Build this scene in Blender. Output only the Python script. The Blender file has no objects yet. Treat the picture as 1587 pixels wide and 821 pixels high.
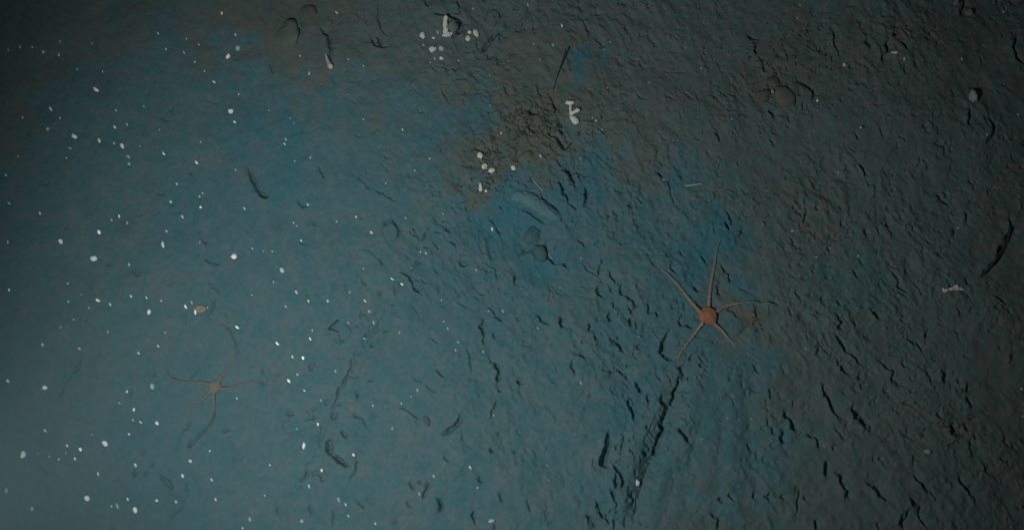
import bpy, bmesh, math, random
import numpy as np
from mathutils import Vector, Matrix, noise as mn
sc = bpy.context.scene
COL = sc.collection
R = math.radians

HAZE = .06
# ---------------------------------------------------------------- camera, water, lamp, exposure
TILT, DIST = R(10), 1.55
cam_d = bpy.data.cameras.new('camera'); cam = bpy.data.objects.new('camera', cam_d); COL.objects.link(cam)
CAM = Vector((0, -DIST*math.sin(TILT), DIST*math.cos(TILT)))
cam.location = CAM; cam.rotation_euler = (TILT, 0, 0)
cam_d.sensor_width = 36; cam_d.lens = 36; cam_d.clip_start = .01; cam_d.clip_end = 60
cam_d.dof.use_dof = True; cam_d.dof.focus_distance = DIST; cam_d.dof.aperture_fstop = 9.0
sc.camera = cam

w = bpy.data.worlds.new('World'); sc.world = w; w.use_nodes = True
bg = w.node_tree.nodes['Background']
bg.inputs[0].default_value = (.45, .85, 1, 1); bg.inputs[1].default_value = .009

LAMP = Vector((-.36, -.33, .97)); AIM = Vector((-.01, 0, 0))
ld = bpy.data.lights.new('survey_lamp', 'SPOT'); lo = bpy.data.objects.new('survey_lamp', ld); COL.objects.link(lo)
ld.energy = 31; ld.color = (.93, 1, .99); ld.spot_size = R(105); ld.spot_blend = 1; ld.shadow_soft_size = .05
lo.location = LAMP; lo.rotation_euler = (AIM-LAMP).to_track_quat('-Z', 'Y').to_euler()

sc.view_settings.view_transform = 'Standard'; sc.view_settings.look = 'None'
sc.view_settings.exposure = 0; sc.view_settings.gamma = 1
sc.render.engine = 'CYCLES'; sc.cycles.filter_width = 1.5
sc.cycles.max_bounces = 4; sc.cycles.volume_bounces = 0

# ---------------------------------------------------------------- helpers
PXM = 1587/2
def ray(px, py):
    d = Vector(((px-793.5)/1587, 0, 0))
    up = Vector((0, math.cos(TILT), math.sin(TILT))); f = Vector((0, math.sin(TILT), -math.cos(TILT)))
    return f + d + up*((410.5-py)/1587)
def at(px, py, z=0.0):                       # photo position -> point on the level z
    d = ray(px, py); t = (z-CAM.z)/d.z
    return CAM + d*t
MM = .00098                                  # one photo pixel on the bottom, metres

def lattice(ix, iy, seed):
    with np.errstate(over='ignore'):
        h = (ix.astype(np.int64)*374761393 + iy.astype(np.int64)*668265263 + seed*1442695041) & 0xffffffff
        h = ((h ^ (h >> 13))*1274126177) & 0xffffffff
        h = h ^ (h >> 16)
    return (h & 0xffff)/32767.5 - 1
def noise(x, y, wl, seed):
    x = x/wl + 1000; y = y/wl + 1000
    ix = np.floor(x); iy = np.floor(y); fx = x-ix; fy = y-iy
    fx = fx*fx*fx*(fx*(fx*6-15)+10); fy = fy*fy*fy*(fy*(fy*6-15)+10)
    a = lattice(ix, iy, seed); b = lattice(ix+1, iy, seed); c = lattice(ix, iy+1, seed); d = lattice(ix+1, iy+1, seed)
    return (a*(1-fx)+b*fx)*(1-fy) + (c*(1-fx)+d*fx)*fy
def fbm(x, y, wl, seed, n=3):
    return sum(noise(x, y, wl/2**k, seed+k)*.55**k for k in range(n))

def mat(name, col, rough=.8, noise_amt=.25, scale=300, bump=0.0, spec=.2, alpha=1.0):
    m = bpy.data.materials.new(name); m.use_nodes = True; nt = m.node_tree; b = nt.nodes['Principled BSDF']
    tc = nt.nodes.new('ShaderNodeTexCoord'); n = nt.nodes.new('ShaderNodeTexNoise')
    n.inputs['Scale'].default_value = scale; n.inputs['Detail'].default_value = 4
    nt.links.new(tc.outputs['Object'], n.inputs['Vector'])
    mx = nt.nodes.new('ShaderNodeMix'); mx.data_type = 'RGBA'
    mx.inputs['A'].default_value = (*[c*(1-noise_amt) for c in col], 1)
    mx.inputs['B'].default_value = (*[min(1, c*(1+noise_amt)) for c in col], 1)
    nt.links.new(n.outputs['Fac'], mx.inputs['Factor']); nt.links.new(mx.outputs['Result'], b.inputs['Base Color'])
    b.inputs['Roughness'].default_value = rough; b.inputs['Specular IOR Level'].default_value = spec
    b.inputs['Alpha'].default_value = alpha
    if bump:
        bp = nt.nodes.new('ShaderNodeBump'); bp.inputs['Strength'].default_value = bump; bp.inputs['Distance'].default_value = .002
        nt.links.new(n.outputs['Fac'], bp.inputs['Height']); nt.links.new(bp.outputs[0], b.inputs['Normal'])
    return m
def link(name, me, m, parent=None):
    o = bpy.data.objects.new(name, me); COL.objects.link(o)
    if m: me.materials.append(m)
    for p in me.polygons: p.use_smooth = True
    if parent: o.parent = parent
    return o
def tag(o, label=None, cat=None, group=None, kind=None):
    for k, v in (('label', label), ('category', cat), ('group', group), ('kind', kind)):
        if v: o[k] = v
    return o

# ---------------------------------------------------------------- traced relief of the mud: scarps and grooves (photo positions, width, strength)
S = []
def s(wd, st, *pts): S.append((wd, st, pts))
# upper left and middle
s(6,1.1,(498,42),(508,56),(514,78),(513,98)); s(4,.9,(587,0),(585,30),(592,45),(601,56)); s(3,.7,(565,10),(566,38),(559,55))
s(6,1,(577,68),(583,57),(589,69),(599,70)); s(4,.7,(552,20),(553,29)); s(3,.5,(620,10),(622,33),(627,43))
s(6,1,(660,0),(663,13)); s(6,1,(672,22),(692,25),(710,31)); s(8,1.3,(709,28),(716,36),(712,47),(707,54)); s(5,1,(707,0),(713,11),(711,22))
s(4,1,(765,0),(757,16),(750,34)); s(4,.9,(783,10),(771,30),(764,39)); s(8,1.2,(770,47),(759,60),(747,78)); s(3,.8,(801,89),(786,98),(769,111))
s(4,.8,(661,104),(669,103),(678,113)); s(4,.7,(639,119),(640,127)); s(3,.9,(684,134),(690,146),(696,158)); s(2.5,.6,(597,99),(591,121))
s(3,.6,(407,24),(413,41)); s(4,.8,(418,98),(427,116)); s(2.5,.6,(688,210),(687,226),(684,244)); s(3,.6,(640,231),(646,241)); s(3,.7,(591,250),(604,268))
s(4,.7,(492,254),(498,266),(502,276)); s(3,.6,(565,257),(569,266)); s(4,.8,(738,225),(745,233)); s(4,.7,(779,130),(789,146))
s(7,1.2,(382,256),(388,275),(396,292),(412,304)); s(3,.4,(464,184),(469,206)); s(5,.8,(468,28),(469,45),(464,62)); s(3,.7,(690,95),(686,106))
s(3,.5,(404,20),(404,30)); s(4,.5,(435,27),(441,31)); s(4,.6,(465,370),(472,380)); s(3,.6,(700,30),(700,30.5))
# upper right
s(5,.9,(897,21),(905,35),(912,50),(915,61)); s(4,.7,(917,34),(912,46)); s(4,.6,(965,20),(970,26)); s(3,.6,(980,0),(981,13)); s(3,.6,(827,24),(832,37)); s(3,.7,(853,24),(853,36))
s(5,.8,(830,132),(838,145),(845,151)); s(5,1,(857,148),(862,172)); s(5,1,(815,185),(825,197),(838,209)); s(5,1,(848,204),(862,214)); s(4,1,(862,214),(869,226),(876,233))
s(9,1.2,(867,186),(870,207)); s(7,1,(818,170),(832,177)); s(4,.8,(987,144),(993,150),(1001,156)); s(3,.8,(1110,94),(1121,119)); s(6,1,(1170,86),(1172,70),(1183,59))
s(5,.9,(1172,86),(1184,103),(1191,117)); s(5,.8,(1159,57),(1171,63)); s(4,.8,(1149,114),(1157,122)); s(5,.7,(1110,4),(1112,21)); s(3,.7,(1074,141),(1084,156))
s(4,.8,(1099,145),(1109,149),(1113,158)); s(3,.6,(1050,174),(1057,191)); s(6,1,(1111,207),(1118,221)); s(2.5,.7,(1017,204),(1031,216)); s(4,1,(864,247),(871,261)); s(7,1,(878,262),(891,273))
s(5,1,(1017,266),(1029,275)); s(5,.8,(1195,169),(1200,181)); s(5,.7,(928,194),(936,206)); s(4,.6,(1097,231),(1098,246))
s(7,1.2,(1236,126),(1250,132),(1262,142),(1261,154)); s(4,.8,(1241,149),(1234,160)); s(4,.8,(1245,154),(1248,172)); s(6,.9,(1195,169),(1204,181)); s(5,.8,(1222,178),(1225,187))
s(7,1.1,(1391,51),(1381,63)); s(8,1.2,(1374,67),(1370,85),(1361,96)); s(6,1,(1394,71),(1405,81)); s(9,1,(1338,64),(1351,73)); s(7,1,(1498,0),(1492,14),(1487,27))
s(7,1.2,(1576,56),(1569,75),(1575,92),(1587,101)); s(8,1.2,(1500,172),(1498,197)); s(7,1.2,(1529,184),(1538,195),(1536,211),(1524,224)); s(4,.7,(1374,127),(1381,139)); s(2.5,.7,(1434,114),(1434,139))
s(6,.8,(1290,49),(1296,70),(1300,86)); s(5,.7,(1319,204),(1328,216)); s(5,.8,(1391,214),(1401,219)); s(4,.8,(1437,189),(1444,199)); s(5,.8,(1359,199),(1366,213)); s(5,.7,(1214,74),(1222,86)); s(4,.7,(1264,77),(1273,86))
s(7,1,(1329,254),(1346,269)); s(5,.8,(1190,214),(1202,226)); s(4,.8,(1423,244),(1420,261)); s(4,.7,(1395,249),(1393,262))
# left, middle row (smoother mud)
s(5,.5,(150,397),(164,411)); s(6,.7,(204,414),(216,426)); s(5,.7,(305,352),(315,379)); s(5,.7,(315,397),(324,406),(335,407)); s(5,.4,(269,324),(286,341)); s(4,.35,(234,294),(251,301))
s(4.5,.75,(340,495),(355,513),(363,528),(365,547),(362,560)); s(5,.5,(317,429),(336,451)); s(5,.5,(345,479),(352,499)); s(5,.8,(325,462),(325,474),(317,486)); s(5,.4,(282,480),(284,505))
s(5,.4,(240,178),(262,190)); s(4,.3,(320,150),(340,158))
# centre left
s(4,.8,(582,291),(592,301),(602,305),(614,313)); s(5,.9,(399,295),(415,305)); s(6,.8,(459,309),(475,319)); s(4,.7,(482,339),(489,351)); s(4,.7,(554,275),(574,289),(581,296)); s(6,1,(601,339),(617,347),(620,355),(618,370))
s(4,1,(665,349),(661,362),(658,371)); s(3,.7,(640,349),(650,369)); s(3,.8,(677,344),(690,350),(704,361)); s(3,.8,(689,369),(703,373),(712,389)); s(3.5,.8,(676,377),(685,386)); s(3.5,.6,(562,384),(590,400)); s(5,.8,(589,397),(592,407))
s(5,1,(617,419),(635,427),(643,444),(656,459)); s(4,.9,(639,430),(648,436)); s(4,.8,(649,429),(663,439)); s(6,.8,(713,402),(725,409)); s(3,.6,(688,402),(692,416)); s(4,.8,(756,334),(765,344),(776,358)); s(4,.9,(752,407),(766,419),(771,431)); s(6,.9,(795,424),(797,441))
s(3.5,.6,(742,379),(748,391)); s(3,.6,(704,444),(711,461)); s(4,.7,(737,446),(745,453),(756,456)); s(3.5,.8,(772,446),(778,453)); s(3.5,.8,(707,465),(723,476)); s(3,.7,(682,475),(693,475))
s(4,.9,(754,474),(764,481),(770,492),(781,498)); s(4,.6,(613,444),(615,461)); s(2.5,.6,(640,469),(651,485),(644,491)); s(5,1,(748,494),(745,510),(748,522),(753,533)); s(3,.8,(748,495),(751,506)); s(4,.9,(766,517),(770,525))
s(3.5,.9,(523,497),(510,509),(524,513)); s(4,.8,(503,521),(508,514),(514,515)); s(3.5,.7,(515,521),(521,530),(526,535)); s(3.5,.6,(521,516),(529,525),(526,535)); s(4,.5,(478,449),(480,471)); s(4,.4,(534,439),(541,461)); s(4,.7,(560,428),(567,442)); s(4,.6,(566,535),(571,541)); s(4,.7,(669,524),(681,531)); s(4,.6,(725,538),(729,550))
# mound and right of it
s(5,1.1,(838,299),(841,309),(853,319),(863,326),(868,332)); s(4,1,(872,336),(871,344)); s(5,1,(871,277),(876,298),(881,319)); s(6,1,(886,270),(892,282),(892,296)); s(7,1.2,(907,289),(908,306),(905,319)); s(4,.8,(880,316),(893,326)); s(2.5,.8,(899,339),(893,352),(885,359)); s(5,1,(894,370),(903,374),(907,384))
s(4,1,(845,372),(838,385),(848,398),(860,409),(876,411)); s(3,.8,(848,370),(846,385)); s(6,.9,(804,393),(811,386),(821,381)); s(3.5,.8,(823,276),(830,283)); s(3,.7,(856,282),(856,298)); s(5,1,(873,408),(878,414))
s(4,1,(933,396),(929,410),(930,426)); s(3.5,.9,(900,407),(914,418),(925,425),(933,433)); s(4.5,1,(943,419),(950,433),(955,441)); s(6,1,(929,444),(933,461)); s(5,1.1,(963,439),(968,455),(978,462),(986,470),(980,481)); s(4,.8,(940,445),(950,450),(953,456))
s(3.5,.8,(863,447),(863,456)); s(3,.6,(885,455),(906,461)); s(5,1,(830,489),(840,497),(851,502)); s(7,1.1,(870,491),(872,508)); s(2.5,.7,(875,508),(885,512),(896,523)); s(3.5,.7,(856,479),(850,486)); s(5,.9,(925,489),(927,498)); s(4.5,.8,(923,519),(926,528)); s(5,1,(945,482),(946,494))
s(6,1,(975,490),(980,501)); s(5,1,(1004,469),(1008,486)); s(5,.9,(1018,479),(1023,491)); s(4,.9,(1033,273),(1039,288),(1045,308),(1045,318)); s(5,.9,(973,319),(981,314)); s(6,1,(1125,324),(1134,338),(1130,346)); s(5,1,(1121,339),(1127,350),(1130,356)); s(5,.9,(1153,354),(1143,365)); s(5,.8,(1145,334),(1150,343))
s(4.5,.9,(1007,397),(1019,411)); s(4,.8,(1039,411),(1049,423)); s(5,.9,(1084,394),(1096,406)); s(5,.9,(1053,387),(1060,398)); s(5,.9,(1119,404),(1130,425),(1131,441)); s(5,.9,(1115,439),(1118,456)); s(7,.9,(1079,444),(1083,453)); s(5,.9,(1059,479),(1055,495),(1061,506)); s(5,.8,(1064,502),(1073,509))
s(7,1.2,(1035,519),(1030,531),(1024,547)); s(5,.9,(1040,509),(1035,524)); s(6,1.1,(947,524),(959,533),(968,546)); s(5,.9,(1129,477),(1149,488)); s(4,.7,(1169,465),(1201,468)); s(5,.8,(1169,469),(1175,491)); s(3.5,.7,(1144,444),(1166,456)); s(4,.7,(1105,349),(1107,361))
# right, middle row
s(6,.9,(1255,324),(1250,338),(1245,346)); s(5,.8,(1237,324),(1246,333)); s(5,.8,(1224,369),(1236,386)); s(4,.8,(1283,384),(1287,396)); s(6,.8,(1332,399),(1335,411)); s(5,1,(1377,414),(1389,430),(1395,446),(1411,452))
s(6,.9,(1444,302),(1460,310),(1473,323)); s(8,1,(1495,329),(1497,343)); s(5,.8,(1479,350),(1475,363)); s(4,.7,(1380,297),(1383,306)); s(5,.7,(1499,279),(1511,296)); s(8,1.2,(1563,335),(1569,351),(1559,380),(1540,406),(1519,429)); s(5,.8,(1494,429),(1497,441))
s(7,1.1,(1351,479),(1366,493)); s(7,.9,(1335,473),(1341,481)); s(4.5,.8,(1324,419),(1333,433)); s(5,.9,(1231,447),(1244,463)); s(6,.8,(1189,464),(1209,474)); s(5,.8,(1221,474),(1231,491)); s(6,1,(1296,484),(1303,498),(1299,509)); s(7,1,(1294,514),(1304,529),(1314,547)); s(5,.8,(1271,539),(1265,551))
s(3,.8,(1389,489),(1409,504),(1419,518)); s(5,1,(1404,524),(1421,531),(1434,547)); s(6,.9,(1439,513),(1436,524)); s(5,.7,(1481,476),(1489,486)); s(4,.8,(1500,474),(1502,484)); s(5,.7,(1539,454),(1561,471)); s(5,.6,(1349,459),(1371,471))
# lower left
s(6,.8,(126,559),(114,577)); s(6,.7,(99,604),(90,614)); s(4,.5,(122,560),(104,590),(86,616)); s(6,.7,(54,719),(73,739)); s(5,.8,(237,569),(240,586)); s(6,.8,(200,604),(204,618)); s(4,.6,(303,569),(297,586)); s(6,.7,(220,693),(222,704)); s(7,.9,(203,736),(211,732)); s(7,.9,(225,730),(226,737)); s(6,.5,(177,742),(186,741)); s(6,.6,(238,714),(232,723)); s(7,.8,(249,734),(258,745),(269,753)); s(5,.8,(279,739),(294,759),(286,785),(265,800),(273,816))
s(5,.85,(333,632),(326,654),(312,670),(299,686)); s(7,.9,(296,680),(299,691)); s(5,.8,(295,654),(284,669)); s(5,.6,(344,667),(354,667)); s(5,.6,(365,706),(368,713)); s(4,.7,(381,704),(375,717)); s(4,.6,(304,734),(310,751)); s(5,.5,(85,654),(91,666)); s(4.5,.5,(252,553),(255,568),(262,581),(274,588),(294,590)); s(5,.6,(172,812),(173,820))
# lower centre left
s(6,1,(547,562),(540,580),(528,600),(522,620),(514,636)); s(5,.9,(442,636),(458,644)); s(4,.7,(476,634),(484,645),(491,651)); s(4,.6,(437,645),(437,660),(445,671)); s(4,.6,(452,649),(450,661)); s(5,1,(544,639),(559,648),(571,664)); s(5,.9,(529,667),(541,681)); s(4.5,.8,(501,658),(497,675),(489,683)); s(6,.8,(513,643),(516,648))
s(8,1.3,(516,680),(508,695),(515,705),(526,713),(542,721)); s(4.5,.7,(554,709),(550,730),(541,751)); s(4,.7,(480,729),(469,746)); s(5,.8,(402,568),(404,580)); s(4,.7,(399,591),(411,594)); s(5,.7,(483,562),(479,574)); s(6,.8,(554,774),(569,783)); s(4,.6,(484,778),(485,797)); s(4,.6,(437,779),(440,797)); s(4,.6,(522,789),(519,812)); s(4,.8,(620,630),(635,640),(652,650))
s(6,1,(712,639),(716,650),(706,660),(688,673)); s(6,1.1,(759,549),(768,564),(773,580),(769,597)); s(4,.8,(729,546),(732,581)); s(4,.9,(767,614),(765,631),(759,652)); s(6,.8,(774,603),(777,608)); s(4,.9,(677,574),(693,587)); s(4,.8,(639,587),(656,596)); s(4,.8,(661,599),(676,608)); s(4,.6,(704,606),(711,616))
s(6,.9,(759,694),(766,703)); s(6,.7,(795,697),(796,703)); s(6,1,(634,747),(644,758)); s(7,1,(631,777),(637,786)); s(6,1,(661,748),(661,760),(655,774)); s(7,1.1,(674,769),(684,783),(680,792)); s(5,.8,(650,746),(653,750)); s(5,.9,(774,762),(781,777)); s(5,1,(732,789),(738,811)); s(5,.9,(767,809),(768,821)); s(3.5,.6,(715,669),(722,691)); s(5,.7,(690,704),(698,713)); s(3.5,.5,(686,735),(695,718)); s(7,.6,(737,740),(746,748))
# lower centre right
s(5,.9,(888,557),(884,569),(891,579)); s(5,.9,(896,549),(909,556)); s(6,.9,(802,590),(809,595)); s(5,.9,(957,571),(967,583)); s(5,.9,(970,583),(973,591)); s(6,1.1,(984,591),(990,610)); s(7,1.2,(972,614),(977,632),(982,652)); s(5,.9,(1003,609),(1002,631)); s(6,1.1,(1019,609),(1023,621),(1036,634)); s(6,1.1,(1049,589),(1042,611)); s(6,1.1,(1058,568),(1056,587)); s(6,.9,(1039,604),(1046,619)); s(6,1.1,(1024,546),(1046,559)); s(6,1,(1017,654),(1028,665),(1019,682)); s(6,1,(1031,638),(1025,661)); s(6,1.1,(1020,674),(1015,690),(1017,707))
s(9,1.3,(943,668),(942,690),(935,708),(933,718),(945,725)); s(4.5,1,(920,707),(917,719),(925,731)); s(6,1.1,(948,717),(960,733),(967,746),(961,759)); s(7,1.1,(951,733),(959,757)); s(6,1,(945,755),(953,775),(955,787)); s(5,.9,(924,777),(936,792)); s(4,.9,(964,669),(962,707)); s(3.5,.7,(955,686),(956,700)); s(7,1.2,(1049,662),(1060,673),(1068,686))
s(5,.8,(1164,564),(1176,581)); s(3,.7,(1079,559),(1106,583)); s(4,.8,(1077,584),(1091,601)); s(3.5,.7,(1126,609),(1138,629)); s(5,.7,(1067,624),(1073,631)); s(4,.7,(1037,686),(1036,697)); s(6,.9,(1099,794),(1112,805),(1112,821)); s(8,.9,(1166,768),(1170,769)); s(5,.9,(1179,770),(1190,773),(1190,759)); s(6,.9,(1111,769),(1119,781)); s(5,.8,(1129,764),(1136,776)); s(5,.7,(1190,599),(1195,616)); s(5,.7,(1197,659),(1199,671))
s(5,.8,(818,774),(823,791)); s(3.5,.6,(808,696),(821,706)); s(6,1,(911,799),(920,818)); s(6,1,(925,779),(934,802)); s(5,.9,(936,795),(941,812)); s(5,.9,(949,800),(952,820)); s(5,.8,(966,800),(967,820)); s(5,.8,(1158,684),(1166,701)); s(5,.8,(981,760),(979,785))
# lower right
s(6,1.1,(1319,547),(1330,555),(1338,564)); s(6,1.1,(1297,556),(1308,570),(1323,581)); s(5.5,1.1,(1369,554),(1373,567),(1385,577),(1386,588),(1401,602)); s(7,.9,(1330,580),(1335,586)); s(5,.8,(1400,559),(1402,571)); s(6.5,1.2,(1277,588),(1278,605),(1287,620),(1290,632),(1309,649)); s(8,1.1,(1321,629),(1335,643),(1345,655),(1354,666)); s(8,.9,(1327,642),(1332,648))
s(7,1.1,(1212,637),(1227,655),(1239,671)); s(6,1.1,(1249,672),(1263,680),(1271,694)); s(7,1,(1214,664),(1209,675),(1211,687)); s(5,1,(1292,662),(1305,675),(1313,681)); s(4,.8,(1304,602),(1316,614)); s(6,.8,(1292,688),(1293,697)); s(5,.8,(1354,623),(1356,628)); s(4,.8,(1397,671),(1416,683)); s(8,1,(1468,574),(1463,594)); s(4,.7,(1429,569),(1445,584),(1448,598)); s(7,1,(1496,593),(1500,607)); s(7,1,(1499,614),(1508,634)); s(6,.8,(1449,639),(1461,653))
s(8,1.1,(1474,654),(1480,668),(1491,673)); s(6,1,(1497,659),(1504,673)); s(8,1,(1511,671),(1513,680)); s(5,.9,(1487,681),(1470,691)); s(6,.9,(1505,684),(1507,697)); s(8,1.1,(1280,714),(1283,737)); s(7,1.2,(1297,731),(1306,741),(1311,753),(1315,777)); s(5,.9,(1229,752),(1238,760),(1235,777),(1233,802)); s(7,.9,(1245,769),(1247,776)); s(7,.9,(1211,767),(1214,775))
s(7,1.2,(1344,747),(1358,757),(1368,770),(1381,779)); s(6,1.1,(1417,734),(1425,745),(1440,758),(1456,777)); s(6,.9,(1416,704),(1413,722)); s(9,1.2,(1411,774),(1428,785),(1425,797)); s(10,1.2,(1409,794),(1401,808),(1400,821)); s(6,1,(1424,799),(1438,817)); s(7,1.1,(1486,739),(1497,754),(1506,767)); s(7,.9,(1565,562),(1570,548)); s(6,1,(1264,804),(1271,821)); s(5,.9,(1359,809),(1366,821)); s(6,.9,(1479,809),(1488,821)); s(6,.8,(1524,724),(1534,736)); s(6,.8,(1549,704),(1566,716)); s(6,.7,(1554,674),(1566,691))

s(6,.75,(1060,560),(1050,590),(1038,625),(1030,655),(1020,690),(1008,718)); s(6,.5,(1008,718),(998,740),(990,770),(983,800),(979,821))
s(5,.45,(602,470),(590,495),(575,525),(560,545)); s(5,.5,(514,640),(503,672),(490,700),(470,745)); s(5,.8,(884,262),(898,272),(905,286)); s(5,.9,(866,280),(872,292),(872,304))
s(5,.95,(806,322),(820,327),(834,337),(847,346)); s(7,1,(583,60),(580,68),(590,70))
# broad soft furrows left by something dragged: (width, depth mm, points)
FURROWS = [(13,8,(1062,560),(1040,640),(1018,690),(1000,738),(984,780),(978,830)), (12,4.5,(604,478),(586,510),(566,545),(540,590)),
           (9,2,(628,660),(610,700),(596,735)), (9,1.5,(560,700),(545,750),(528,821)), (14,2,(1162,520),(1164,650),(1160,830)), (20,2.5,(930,470),(960,560),(985,640)),
           (8,1.6,(1085,640),(1066,740),(1056,830)), (8,1.4,(1124,620),(1114,720),(1108,830)), (7,1.2,(650,640),(628,740),(615,830)), (7,1.2,(585,620),(560,720),(552,830)), (10,1.5,(470,700),(455,760),(445,830)), (12,1.6,(690,320),(655,370),(640,420))]
MOUNDS = [(684,10,26,18,7), (438,58,40,36,5), (830,300,60,30,5), (850,360,30,26,5), (800,362,44,34,-7), (1217,148,24,20,3), (701,44,26,24,4), (893,294,20,24,-5), (1520,205,26,26,6), (1396,74,26,20,4), (1052,540,40,50,4), (1585,78,26,30,6), (510,700,26,26,4), (956,740,26,40,5)]

# ---------------------------------------------------------------- seabed: one height sheet, finest under the lamp
def axis(a, b, step, far):
    c = list(np.arange(a, b+step/2, step)); d = step
    lo_, hi_ = [], []
    x = a
    while x > -far: d *= 1.035; x -= d; lo_.append(x)
    d = step; x = c[-1]
    while x < far: d *= 1.035; x += d; hi_.append(x)
    return np.array(lo_[::-1]+c+hi_)
AX = axis(-.86, .86, .0012, 7.0); AY = axis(-.455, .475, .0012, 7.0)
X, Y = np.meshgrid(AX, AY)
def to_px(x, y):                                    # ground -> photo position, for the patch maps below
    zc = -(y-CAM.y)*math.sin(TILT)*-1 + (0-CAM.z)*-math.cos(TILT)
    yc = (y-CAM.y)*math.cos(TILT) + (0-CAM.z)*math.sin(TILT)
    return 793.5+1587*x/zc, 410.5-1587*yc/zc
PX, PY = to_px(np.clip(X, -1.6, 1.6), np.clip(Y, -1.0, 1.2))
def blob(px, py, rx, ry, warp=10):
    dx = (PX-px+WA*warp)/rx; dy = (PY-py+WB*warp)/ry
    return np.exp(-(dx*dx+dy*dy)*.9)
WA = fbm(X, Y, .045, 11, 4)*1.6; WB = fbm(X, Y, .045, 31, 4)*1.6
rough = np.clip((PX-330)/420, 0, 1)*.8+.2                       # the mud is smoother on the side of the fine silt
rough *= 1-.45*blob(640, 700, 190, 120)-.4*blob(1110, 720, 60, 90)-.5*blob(1490, 540, 60, 40)
ang = R(-58); ca, sa = math.cos(ang), math.sin(ang)
Uc = X*ca+Y*sa; Vc = -X*sa+Y*ca                                 # along / across the grain of the scarps
W1 = fbm(X, Y, .05, 51, 2)*.006
H = fbm(X, Y, .42, 1, 2)*.010 + fbm(X, Y, .11, 5, 2)*.0035
rid = fbm(Uc/2.6, Vc+W1, .022, 61, 3)
patch = np.clip(noise(X, Y, .12, 301)*1.2+.3, 0, 1)
H += (1-np.abs(rid)*2)*.0009*rough*(.25+.75*patch)
H += fbm(X, Y, .04, 71, 3)*.0018*(.6+.4*rough) + fbm(X, Y, .007, 77, 2)*.00034*(.4+rough*.9)
rid2 = fbm(Uc/2.2+W1, Vc-W1, .010, 81, 2)
H += np.clip(rid2-.2, 0, 1)*.0026*rough*patch*np.clip((PX-420)/300, 0, 1)
# wandering hairline cracks that run with the grain and break off again
JX = noise(X, Y, .006, 521)*.0022; JY = noise(X, Y, .006, 522)*.0022
for wl_, sd0, dep, wid in ((.030, 501, .0030, .055), (.017, 511, .0022, .075)):
    cr = fbm(Uc/2.4+W1*1.5+JX, Vc+W1*1.5+JY, wl_, sd0, 3); gate = np.clip((noise(X, Y, .019, sd0+7)-.12)*2.6, 0, 1)*np.clip(noise(X, Y, .15, sd0+8)*1.6+.45, 0, 1)
    zone = np.clip((PX-480)/260, 0, 1)*rough*1.1
    H -= np.exp(-(cr/wid)**2)*gate*zone*dep; H += np.exp(-((cr-wid*2)/(wid*2))**2)*gate*zone*dep*.35
H -= np.clip(fbm(X, Y, .009, 541, 2)-.42, 0, 1)*.0045*np.clip((PX-430)/300, 0, 1)*rough*np.clip(noise(X, Y, .09, 545)*1.7+.2, 0, 1)
H += np.clip(fbm(X, Y, .008, 551, 2)-.42, 0, 1)*.0032*np.clip((PX-430)/300, 0, 1)*rough*np.clip(noise(X, Y, .08, 555)*1.7+.2, 0, 1)
for (px, py, rx, ry, mm) in MOUNDS: H += blob(px, py, rx*1.2, ry*1.2, 4)*mm*.001
SMOOTH = {(498,42),(382,256),(943,668),(1049,662),(340,495),(333,632),(252,553),(770,47),(765,0),(783,10),(709,28),(672,22),(587,0),(1576,56),(1529,184),(1236,126),(806,322),(660,0),(707,0),(948,717)}
def seg_field(sl, pts, jit=1.0):
    xs = X[sl]; ys = Y[sl]; best = np.full(xs.shape, 1e9); qx = np.zeros_like(xs); qy = np.zeros_like(xs); tt = np.zeros_like(xs)
    L = [math.dist(pts[i], pts[i+1]) for i in range(len(pts)-1)]; tot = sum(L)+1e-9; acc = 0
    xs = xs+(WA[sl]*.0011+JIT[sl])*jit; ys = ys+(WB[sl]*.0011+JIT2[sl])*jit
    for i, l in enumerate(L):
        (x0, y0), (x1, y1) = pts[i], pts[i+1]
        t = np.clip(((xs-x0)*(x1-x0)+(ys-y0)*(y1-y0))/(l*l+1e-12), 0, 1)
        dx = xs-(x0+t*(x1-x0)); dy = ys-(y0+t*(y1-y0)); d = np.hypot(dx, dy); m = d < best
        best = np.where(m, d, best); qx = np.where(m, dx, qx); qy = np.where(m, dy, qy); tt = np.where(m, (acc+t*l)/tot, tt); acc += l
    return best, qx, qy, tt
JIT = noise(X, Y, .013, 201)*.0020+noise(X, Y, .0055, 203)*.0018; JIT2 = noise(X, Y, .013, 202)*.0020+noise(X, Y, .0055, 204)*.0018; RAG = noise(X, Y, .009, 205)
def window(pts, m):
    xs = [p[0] for p in pts]; ys = [p[1] for p in pts]
    a, b = np.searchsorted(AX, [min(xs)-m, max(xs)+m]); c, d = np.searchsorted(AY, [min(ys)-m, max(ys)+m])
    return np.s_[c:d+1, a:b+1]
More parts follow.
